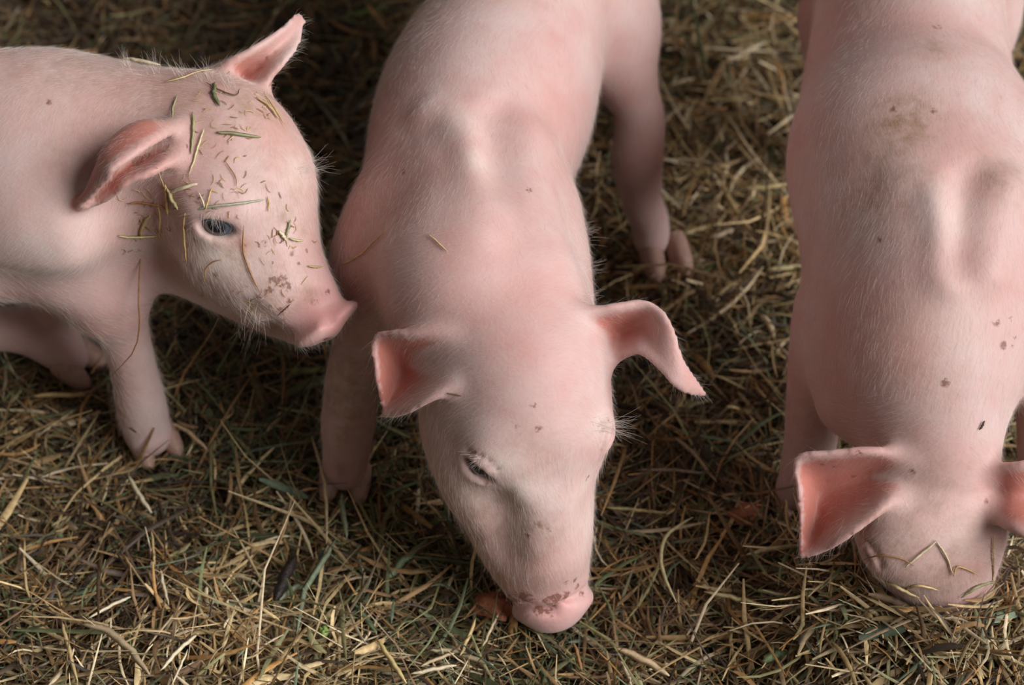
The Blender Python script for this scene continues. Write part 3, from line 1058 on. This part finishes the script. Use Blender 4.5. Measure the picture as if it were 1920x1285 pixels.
# ================================================================== single stalks
def stalk(name, pts, width, tint, label, cat, group=None, on=None, lift=.0012, z=.012, mat=None, prof=.35, n=12):
    """one folded stalk or blade; pts are pixels, laid on a body or at a height above the bedding"""
    w = []
    for i, p in enumerate(pts):
        if on is not None and not (len(p) > 2):
            s, nn = on.surf(p[0], p[1])
            w.append(s + nn * lift)
        else:
            zz = p[2] if len(p) > 2 else z
            q = P(p[0], p[1], zz)
            w.append(q)
    w = catmull(np.array(w), n)
    kk = RNG.normal(0, 1, (n, 3))
    kk[0] = kk[-1] = 0
    w = w + kk * width * np.array([.09, .09, .04])
    tg = np.gradient(w, axis=0)
    V = []
    for i in range(n):
        t = nrm(tg[i])
        view = np.array([0.15, -0.45, 0.88])
        s = nrm(np.cross(t, view))
        u = np.cross(s, t)
        if u @ view < 0: u = -u
        f = i / (n - 1)
        ww = width * max(.2, 1 - abs(2 * f - 1) ** 4 * .8)
        V += [w[i] - s * ww * .5, w[i] + u * ww * prof, w[i] + s * ww * .5, w[i] - u * ww * .25]
    F = []
    for i in range(n - 1):
        for k in range(4):
            a, b = i * 4 + k, i * 4 + (k + 1) % 4
            F.append((a, b, b + 4, a + 4))
    F += [(3, 2, 1, 0), tuple((n - 1) * 4 + k for k in range(4))]
    o = mesh_object(name, V, F, mat or MAT_HAY, origin=w[n // 2])
    if mat is None:
        set_tint(o, np.tile(np.array(tint), (len(V), 1)))
    tag(o, label, cat, group)
    return o


TAN, PALE, GOLD, GREEN, DKG, RUST, BRN = (.52, .37, .18), (.68, .57, .38), (.56, .38, .15), (.30, .29, .15), (.15, .155, .07), (.34, .16, .06), (.15, .08, .04)
GH = 'hay scraps stuck on the left piglet'
for pts, w, c, lab in [
    ([(232, 113), (262, 118), (300, 126)], .0022, PALE, 'short pale stalk lying flat on the left piglet\'s nape behind its ears'),
    ([(308, 158), (345, 148), (372, 138), (402, 134)], .0011, TAN, 'tan stalk lying across the crown just below the left piglet\'s upright ear'),
    ([(403, 158), (400, 178), (412, 202)], .0024, DKG, 'dark green leaf scrap on the crown at the base of the upright ear'),
    ([(386, 158), (410, 172), (440, 182), (448, 170)], .0008, BRN, 'thin brown curl beside the green scrap below the upright ear'),
    ([(334, 180), (325, 205), (323, 226)], .0012, GREEN, 'short green-brown stalk just above the folded ear of the left piglet'),
    ([(405, 250), (440, 252), (488, 259)], .0019, (.26, .25, .12), 'flat olive leaf scrap lying crosswise on the left piglet\'s forehead'),
    ([(361, 212), (362, 245), (357, 290)], .0016, (.30, .29, .14), 'upright olive blade standing left of the forehead beside the folded ear'),
    ([(383, 242), (370, 280), (355, 332)], .0012, (.58, .52, .28), 'yellow-green split stalk slanting down towards the left piglet\'s brow'),
    ([(294, 315), (308, 345), (318, 362)], .0010, TAN, 'thin tan bit just below the lobe of the folded ear'),
    ([(312, 345), (316, 375), (318, 405)], .0018, GOLD, 'golden stalk hanging down in the tuft above the left piglet\'s eye'),
    ([(320, 362), (345, 352), (372, 346)], .0022, PALE, 'broad pale stalk pointing up right out of the tuft above the eye'),
    ([(316, 352), (325, 372), (336, 392)], .0024, (.52, .42, .20), 'broad straw-coloured scrap in the middle of the tuft above the eye'),
    ([(299, 380), (303, 410), (299, 446)], .0009, GOLD, 'thin golden stalk left of the pair hanging beside the eye'),
    ([(350, 398), (347, 430), (353, 492)], .0013, GOLD, 'long golden stalk hanging straight down left of the left piglet\'s eye'),
    ([(372, 358), (384, 385), (386, 415)], .0010, PALE, 'thin pale stalk touching the upper lid of the left piglet\'s eye'),
    ([(398, 352), (390, 378), (386, 395)], .0009, GOLD, 'short golden stalk just above the left piglet\'s eye'),
    ([(320, 402), (390, 388), (450, 382), (494, 374)], .0014, (.40, .40, .27), 'long grey-green blade lying across the brow above the eye'),
    ([(238, 380), (265, 378), (300, 384), (320, 395)], .0012, RUST, 'rusty brown stalk lying behind the tuft under the folded ear'),
    ([(220, 440), (245, 442), (296, 440)], .0014, (.50, .42, .20), 'yellowish stalk lying level on the left piglet\'s cheek'),
    ([(285, 400), (268, 420), (262, 446)], .0018, (.40, .28, .12), 'brown straw scrap hanging over the level cheek stalk'),
    ([(455, 420), (456, 470), (470, 510), (488, 548)], .0009, RUST, 'long thin rust stalk hanging from the eye corner down to the muzzle'),
    ([(520, 432), (528, 440), (535, 452)], .0022, PALE, 'small cream flake stuck on the bridge of the left piglet\'s snout'),
    ([(542, 412), (538, 430), (534, 446)], .0014, GREEN, 'small green sliver next to the cream flake on the snout bridge'),
    ([(540, 446), (552, 451), (566, 452)], .0012, (.55, .50, .26), 'small yellow scrap at the right edge of the snout bridge'),
    ([(500, 368), (502, 382), (500, 396)], .0009, GOLD, 'tiny upright golden bit on the left piglet\'s forehead above the snout bridge'),
    ([(575, 500), (588, 502), (602, 502)], .0010, TAN, 'tiny pale-edged splinter across the left piglet\'s snout ridge'),
    ([(388, 528), (386, 505), (400, 490), (418, 486)], .0007, RUST, 'fine curled rust fibre on the left piglet\'s cheek below the eye'),
    ([(520, 588), (532, 578), (543, 568)], .0009, BRN, 'dark splinter beside the left piglet\'s mouth'),
    ([(478, 185), (500, 200), (520, 225)], .0016, TAN, 'tan shred on the far edge of the left piglet\'s forehead'),
    ([(492, 176), (512, 206), (530, 236)], .0009, GOLD, 'thin gold shred hanging over the far edge of the forehead'),
    ([(420, 300), (440, 330), (442, 352)], .0006, RUST, 'hair-thin rust fibre in the middle of the left piglet\'s forehead'),
]:
    stalk('hay_stalk', pts, w, c, lab, 'hay stalk', GH, on=B1)
stalk('hay_fibre', [(268, 452, .170), (262, 500, .158), (260, 560, .147), (262, 610, .132), (250, 660, .112), (206, 708, .088)], .0008, RUST,
      'long fine rust fibre dangling from the left piglet\'s cheek over its foreleg', 'hay stalk', GH)
for pts, w, c, lab, bod in [
    ([(642, 498), (680, 476), (728, 432)], .0011, (.62, .38, .18), 'orange stalk stuck on the near shoulder of the middle piglet', B2),
    ([(804, 440), (822, 456), (841, 474)], .0010, (.62, .42, .24), 'short orange stalk between the shoulder blades of the middle piglet', B2),
    ([(838, 736), (852, 738), (868, 742)], .0009, BRN, 'tiny dark splinter below the left ear of the middle piglet', B2),
    ([(1834, 806), (1839, 797), (1843, 788)], .0012, (.07, .04, .03), 'small dark splinter stuck on the neck of the right piglet', B3),
    ([(1696, 1062), (1722, 1040), (1754, 1015)], .0013, PALE, 'pale bent stalk leaning on the muzzle of the right piglet', B3),
    ([(1752, 1012), (1772, 1040), (1786, 1078)], .0012, (.60, .48, .30), 'tan stalk slanting down the muzzle of the right piglet', B3),
    ([(1690, 1105), (1720, 1095), (1760, 1104)], .0016, TAN, 'tan stalk lying level across the lower end of the buried muzzle', B3),
    ([(1640, 1078), (1680, 1096), (1725, 1118)], .0022, (.50, .38, .20), 'broad tan stalk pressed against the left side of the buried muzzle', B3),
    ([(1800, 1118), (1830, 1098), (1862, 1088)], .0018, GREEN, 'olive stalk rising over the lower right of the buried muzzle', B3),
    ([(1786, 1078), (1795, 1060), (1830, 1075)], .0009, GOLD, 'fine golden loop in the middle of the buried muzzle', B3),
    ([(1858, 1005), (1860, 1050), (1858, 1100)], .0012, TAN, 'straight tan stalk standing at the right side of the buried muzzle', B3),
    ([(1618, 1050), (1650, 1040), (1690, 1046), (1715, 1060)], .0008, RUST, 'arched brown fibre below the eye of the right piglet', B3),
]:
    stalk('hay_stalk', pts, w, c, lab, 'hay stalk', on=bod)

# stalks that stand out on the bedding, each at its own place
GB = 'stalks that stand out on the bedding'
for pts, w, c, lab, zz in [
    ([(240, 890), (262, 930), (284, 962)], .0028, PALE, 'bright pale splinter on the bedding below the left piglet\'s forehoof', .016),
    ([(46, 1010), (46, 1070), (52, 1112), (72, 1146)], .0018, TAN, 'upright curved tan stalk near the left frame edge', .016),
    ([(116, 1165), (128, 1215), (146, 1280)], .0024, TAN, 'long straw crossing the blond heap at bottom left', .020),
    ([(165, 1160), (215, 1132), (245, 1120)], .0020, PALE, 'pale bent straw at the upper edge of the blond heap', .024),
    ([(150, 1170), (200, 1182), (240, 1215), (280, 1265)], .0042, (.44, .33, .20), 'broad flat brown blade across the blond heap', .024),
    ([(301, 1068), (306, 1095), (316, 1135)], .0019, PALE, 'short pale stalk standing at the top of the blond heap', .022),
    ([(283, 992), (288, 1040), (290, 1065)], .0016, TAN, 'upright tan stalk above the blond heap', .018),
    ([(300, 1258), (335, 1218), (372, 1188)], .0024, PALE, 'pale straw slanting up right on the blond heap', .026),
    ([(322, 1285), (338, 1250), (352, 1218)], .0014, PALE, 'thin pale straw beside the slanting straw on the heap', .026),
    ([(232, 1040), (255, 1075), (280, 1110)], .0011, TAN, 'fine straw over the dark hollow left of centre bottom', .018),
    ([(372, 870), (350, 930), (362, 965)], .0012, BRN, 'dark brown stem below the left piglet', .012),
    ([(60, 742), (110, 740), (165, 742)], .0030, (.50, .36, .16), 'level broad straw left of the left piglet\'s foreleg', .012),
    ([(312, 792), (350, 808), (388, 844)], .0028, (.55, .40, .24), 'bent tan straw in front of the left piglet\'s forehoof', .016),
    ([(500, 810), (520, 788), (528, 772)], .0026, TAN, 'short tan straw between the left and middle piglet', .014),
    ([(530, 660), (532, 720), (528, 780)], .0016, RUST, 'rust stem standing under the left piglet\'s snout', .014),
    ([(585, 818), (600, 870), (610, 930), (612, 1020)], .0021, (.55, .42, .24), 'long tan straw leaning beside the middle piglet\'s forehoof', .020),
    ([(640, 925), (644, 965), (650, 1010)], .0030, (.26, .29, .18), 'grey-green blade just below the middle piglet\'s forehoof', .016),
    ([(720, 1090), (760, 1050), (805, 1010)], .0046, (.19, .24, .13), 'broad green blade left of the middle piglet\'s muzzle', .012),
    ([(630, 1012), (600, 1060), (570, 1110), (556, 1190)], .0034, (.21, .25, .16), 'long curved grey-green blade at bottom left of centre', .018),
    ([(524, 1128), (545, 1105), (575, 1098)], .0036, (.30, .33, .21), 'pale green blade lying beside the dark stick', .014),
    ([(662, 1130), (690, 1165), (706, 1190)], .0030, (.13, .19, .10), 'dark green blade at bottom centre left', .014),
    ([(706, 1200), (735, 1240), (762, 1282)], .0028, (.60, .46, .20), 'golden straw at the bottom edge left of centre', .018),
    ([(935, 1150), (920, 1180), (905, 1212)], .0018, (.50, .38, .24), 'tan stalk pointing down from the reddish leaf', .016),
    ([(805, 1220), (850, 1222), (925, 1248)], .0030, (.52, .42, .26), 'forked tan straw below the middle piglet\'s muzzle, right branch', .016),
    ([(852, 1225), (820, 1235), (788, 1250)], .0022, (.50, .38, .22), 'forked tan straw below the middle piglet\'s muzzle, left branch', .018),
    ([(770, 1264), (810, 1255), (856, 1248)], .0024, PALE, 'pale level straw below the forked straw', .016),
    ([(892, 1160), (878, 1195), (862, 1230)], .0022, TAN, 'tan straw slanting down to the forked straw', .018),
    ([(1152, 1215), (1200, 1235), (1255, 1268)], .0040, (.60, .44, .26), 'broad tan straw at the bottom right of centre', .016),
    ([(1164, 1240), (1176, 1262), (1184, 1285)], .0026, (.52, .42, .28), 'short straw crossing under the broad tan straw', .014),
    ([(1300, 970), (1250, 1005), (1240, 1060), (1268, 1130)], .0022, (.52, .44, .24), 'long hooked straw between the middle and right piglet', .024),
    ([(1332, 958), (1322, 1015), (1302, 1050)], .0016, TAN, 'upright thin straw beside the hooked straw', .024),
    ([(1135, 952), (1180, 955), (1250, 962)], .0022, (.45, .36, .16), 'level yellow-brown straw right of the middle piglet\'s muzzle', .012),
    ([(1195, 882), (1260, 882), (1340, 888)], .0020, (.36, .28, .22), 'grey-brown level stem right of the middle piglet\'s cheek', .012),
    ([(1265, 820), (1300, 850), (1345, 905)], .0024, (.42, .32, .20), 'brown stem slanting down right of the middle piglet\'s head', .014),
    ([(1472, 935), (1478, 985), (1498, 1022)], .0019, TAN, 'curved tan stalk left of the right piglet\'s drooping ear', .030),
    ([(1488, 925), (1500, 960), (1516, 1002)], .0017, (.56, .42, .24), 'tan stalk leaning on the right piglet\'s drooping ear tip', .050),
    ([(1400, 1040), (1450, 1030), (1500, 1022)], .0026, (.56, .44, .24), 'level golden straw pointing at the right piglet\'s ear tip', .028),
    ([(1320, 1110), (1390, 1125), (1470, 1155)], .0028, (.52, .42, .22), 'long tan straw sloping down at bottom right', .020),
    ([(1512, 1080), (1511, 1120), (1512, 1158)], .0024, PALE, 'upright pale straw at bottom right below the ear tip', .026),
    ([(1534, 1035), (1540, 1085), (1562, 1140)], .0022, (.54, .46, .30), 'pale straw slanting down below the right piglet\'s ear', .030),
    ([(1586, 1005), (1600, 1045), (1625, 1080)], .0022, TAN, 'tan straw rising to the right piglet\'s muzzle', .040),
    ([(1615, 1090), (1670, 1115), (1740, 1140)], .0030, (.52, .40, .24), 'long flat straw lying in front of the right piglet\'s muzzle', .034),
    ([(1740, 1145), (1830, 1140), (1925, 1142)], .0030, (.56, .44, .22), 'level golden straw at the right frame edge below the muzzle', .034),
    ([(1525, 955), (1540, 960), (1552, 1010)], .0014, GOLD, 'thin golden stalk hidden by the right piglet\'s ear', .014),
    ([(1430, 1240), (1452, 1230), (1478, 1222)], .0050, (.26, .33, .16), 'pale green flat leaf at bottom right', .016),
    ([(1640, 1285), (1710, 1232), (1740, 1222)], .0030, (.25, .28, .20), 'grey-green blade at the bottom edge on the right', .020),
    ([(1795, 1255), (1840, 1225), (1885, 1200)], .0026, (.55, .45, .24), 'tan straw slanting up at bottom right corner', .020),
    ([(1712, 1180), (1745, 1190), (1760, 1180)], .0048, (.60, .50, .30), 'pale broad flake under the right piglet\'s muzzle', .026),
    ([(1286, 190), (1290, 230), (1294, 272)], .0032, (.40, .30, .18), 'upright tan straw at top between the middle and right piglet', .014),
    ([(1395, 352), (1435, 350), (1480, 346)], .0038, (.48, .36, .17), 'broad level straw touching the right piglet\'s flank', .016),
    ([(1265, 440), (1295, 432), (1332, 424)], .0034, (.50, .38, .20), 'level straw beside the middle piglet\'s hind hoof', .016),
    ([(1332, 445), (1355, 438), (1376, 430)], .0040, (.42, .31, .20), 'short thick straw in the middle of the right-hand gap', .016),
    ([(1438, 505), (1470, 502), (1505, 498)], .0034, (.55, .45, .24), 'pale level straw at the shoulder of the right piglet', .018),
    ([(572, 165), (620, 220), (665, 292)], .0028, (.26, .24, .15), 'long grey-green stem between the left piglet\'s ear and the middle piglet', .012),
    ([(8, 58), (22, 36), (36, 12)], .0024, (.28, .24, .16), 'pale stem in the top left corner', .012),
    ([(238, 42), (262, 18), (300, 22)], .0036, (.22, .14, .07), 'bent brown straw at the top edge left', .012),
    ([(640, 30), (690, 22), (735, 10)], .0052, (.17, .20, .07), 'broad mossy green blade at the top edge beside the middle piglet', .012),
    ([(540, 700), (570, 696), (610, 694)], .0040, (.22, .22, .07), 'mossy green blade behind the middle piglet\'s foreleg', .010),
    ([(1075, 1205), (1084, 1232), (1090, 1262)], .0020, (.34, .18, .07), 'rust stem just below the middle piglet\'s snout disc', .012),
    ([(596, 1175), (606, 1188), (612, 1170)], .0040, (.22, .32, .08), 'small bright green leaf scrap at bottom left of centre', .020),
]:
    stalk('hay_stalk', pts, w, c, lab, 'hay stalk', GB, z=zz)

# crumbs of hay too fine to count
cc, yw, sf = [], [], []
for (px, py, sx, sy, n) in ((440, 230, 55, 50, 40), (300, 380, 38, 35, 34), (410, 350, 50, 30, 22), (520, 440, 30, 45, 26), (480, 560, 45, 35, 26), (250, 430, 25, 18, 10), (500, 200, 14, 18, 12)):
    for _ in range(n):
        p, nn = B1.surf(px + RNG.normal(0, sx), py + RNG.normal(0, sy))
        if nn @ FWD > -0.15 or B1.eval(p[None])[0] > .002: continue
        if np.linalg.norm(p - e1[0]) < .014: continue
        cc.append(p + nn * .0006); sf.append(nn)
cc, sf = np.array(cc), np.array(sf)
Vs, Fs, Ts = [], [], []
for i, (p, nn) in enumerate(zip(cc, sf)):
    t = nrm(np.cross(nn, RNG.normal(0, 1, 3)))
    b = np.cross(nn, t)
    L, W = RNG.uniform(.0015, .0062), RNG.uniform(.00014, .00038)
    bend = RNG.normal(0, .25) * L
    o = len(Vs)
    for f in (-1, -.3, .4, 1):
        c = p + t * f * L * .5 + b * bend * (f * f) - nn * .02 * L * f * f
        w = W * (1 - .5 * abs(f))
        Vs += [c - b * w, c + nn * w, c + b * w]
    for k in range(3):
        a = o + 3 * k
        Fs += [(a, a + 1, a + 4, a + 3), (a + 1, a + 2, a + 5, a + 4)]
    Ts += [np.array([TAN, RUST, (.30, .18, .09), GOLD, (.24, .13, .07), (.28, .16, .08)][int(RNG.integers(6))])] * 12
cr = mesh_object('hay_crumbs', Vs, Fs, MAT_HAY)
set_tint(cr, np.array(Ts))
tag(cr, 'fine hay crumbs and fibres dusted over the left piglet\'s head', 'hay', kind='stuff')

# dark stick and reddish leaf
stalk('stick', [(514, 1128), (528, 1100), (540, 1068), (556, 1042)], .0062, BRN, 'short dark wet stick poking out of the hay at lower left', 'stick', z=.018, mat=MAT_STICK, prof=.5)


def leaf(px, py, z, r1, r2, ang, label):
    c = P(px, py, z)
    nu, nv = 18, 8
    V, F = [], []
    ca, sa = math.cos(math.radians(ang)), math.sin(math.radians(ang))
    for s in (0, 1):
        for i in range(nv + 1):
            t = i / nv
            for j in range(nu):
                ph = 2 * math.pi * j / nu
                rr = t * (1 + .12 * math.sin(5 * ph) + .06 * math.sin(9 * ph + 1))
                x, y = r1 * rr * math.cos(ph), r2 * rr * math.sin(ph)
                zz = -.006 * t * t + .0012 * math.sin(4 * ph) * t - s * .0008
                V.append(c + np.array([x * ca - y * sa, x * sa + y * ca, zz]))
    m = (nv + 1) * nu
    for i in range(nv):
        for j in range(nu):
            a, b = i * nu + j, i * nu + (j + 1) % nu
            F.append((a, a + nu, b + nu, b))
            F.append((m + b, m + b + nu, m + a + nu, m + a))
    for j in range(nu):
        a, b = nv * nu + j, nv * nu + (j + 1) % nu
        F.append((a, m + a, m + b, b))
    o = mesh_object('leaf', V, F, MAT_LEAF, origin=c)
    tag(o, label, 'leaf')


leaf(925, 1122, .018, .012, .009, -25, 'reddish brown crumpled leaf under the muzzle of the middle piglet')
leaf(1405, 948, .012, .012, .007, 10, 'reddish brown leaf lying in the hay between middle and right piglet')

# ================================================================== lashes and whiskers
def whiskers(root, body, px, py, n, spread, L, out, name, w=.00009, label=None):
    R, Dd = [], []
    for i in range(n):
        a, b = RNG.normal(0, spread, 2)
        p, nn = body.surf(px + a, py + b)
        R.append(p)
        v = nrm(nn * out[0] + np.array(out[1]) + RNG.normal(0, .22, 3))
        Dd.append(v)
    hair_object(name, np.array(R), np.array(Dd), L * RNG.uniform(.6, 1.3, n), root, w, .3, 6, label)


whiskers(pig1, B1, 404, 404, 26, 8, .009, (.5, (.1, -.4, -.25)), 'eyelashes', .00009, 'pale lashes')
whiskers(pig2, B2, 893, 862, 22, 8, .006, (.5, (-.3, -.3, .1)), 'eyelashes', .00009, 'pale lashes')
whiskers(pig2, B2, 1126, 800, 44, 9, .016, (.6, (.9, 0, .1)), 'eyelashes', .00012, 'long pale lashes of far eye')
whiskers(pig1, B1, 566, 320, 40, 8, .014, (1., (.4, .2, .1)), 'whiskers', .00008)
whiskers(pig1, B1, 470, 600, 40, 22, .010, (1., (.1, -.2, -.5)), 'whiskers', .00008)
for q in ((240, 122), (290, 130), (340, 142), (385, 145), (430, 160)):
    whiskers(pig1, B1, q[0], q[1], 26, 7, .009, (.7, (-.5, .1, .5)), 'nape_bristles', .00007)
for q in ((1096, 440), (1100, 500), (1098, 560)):
    whiskers(pig2, B2, q[0], q[1], 30, 9, .007, (.8, (.4, .2, .1)), 'neck_bristles', .00006)
whiskers(pig3, B3, 1850, 1040, 40, 14, .012, (1., (.8, 0, -.1)), 'whiskers', .00009)
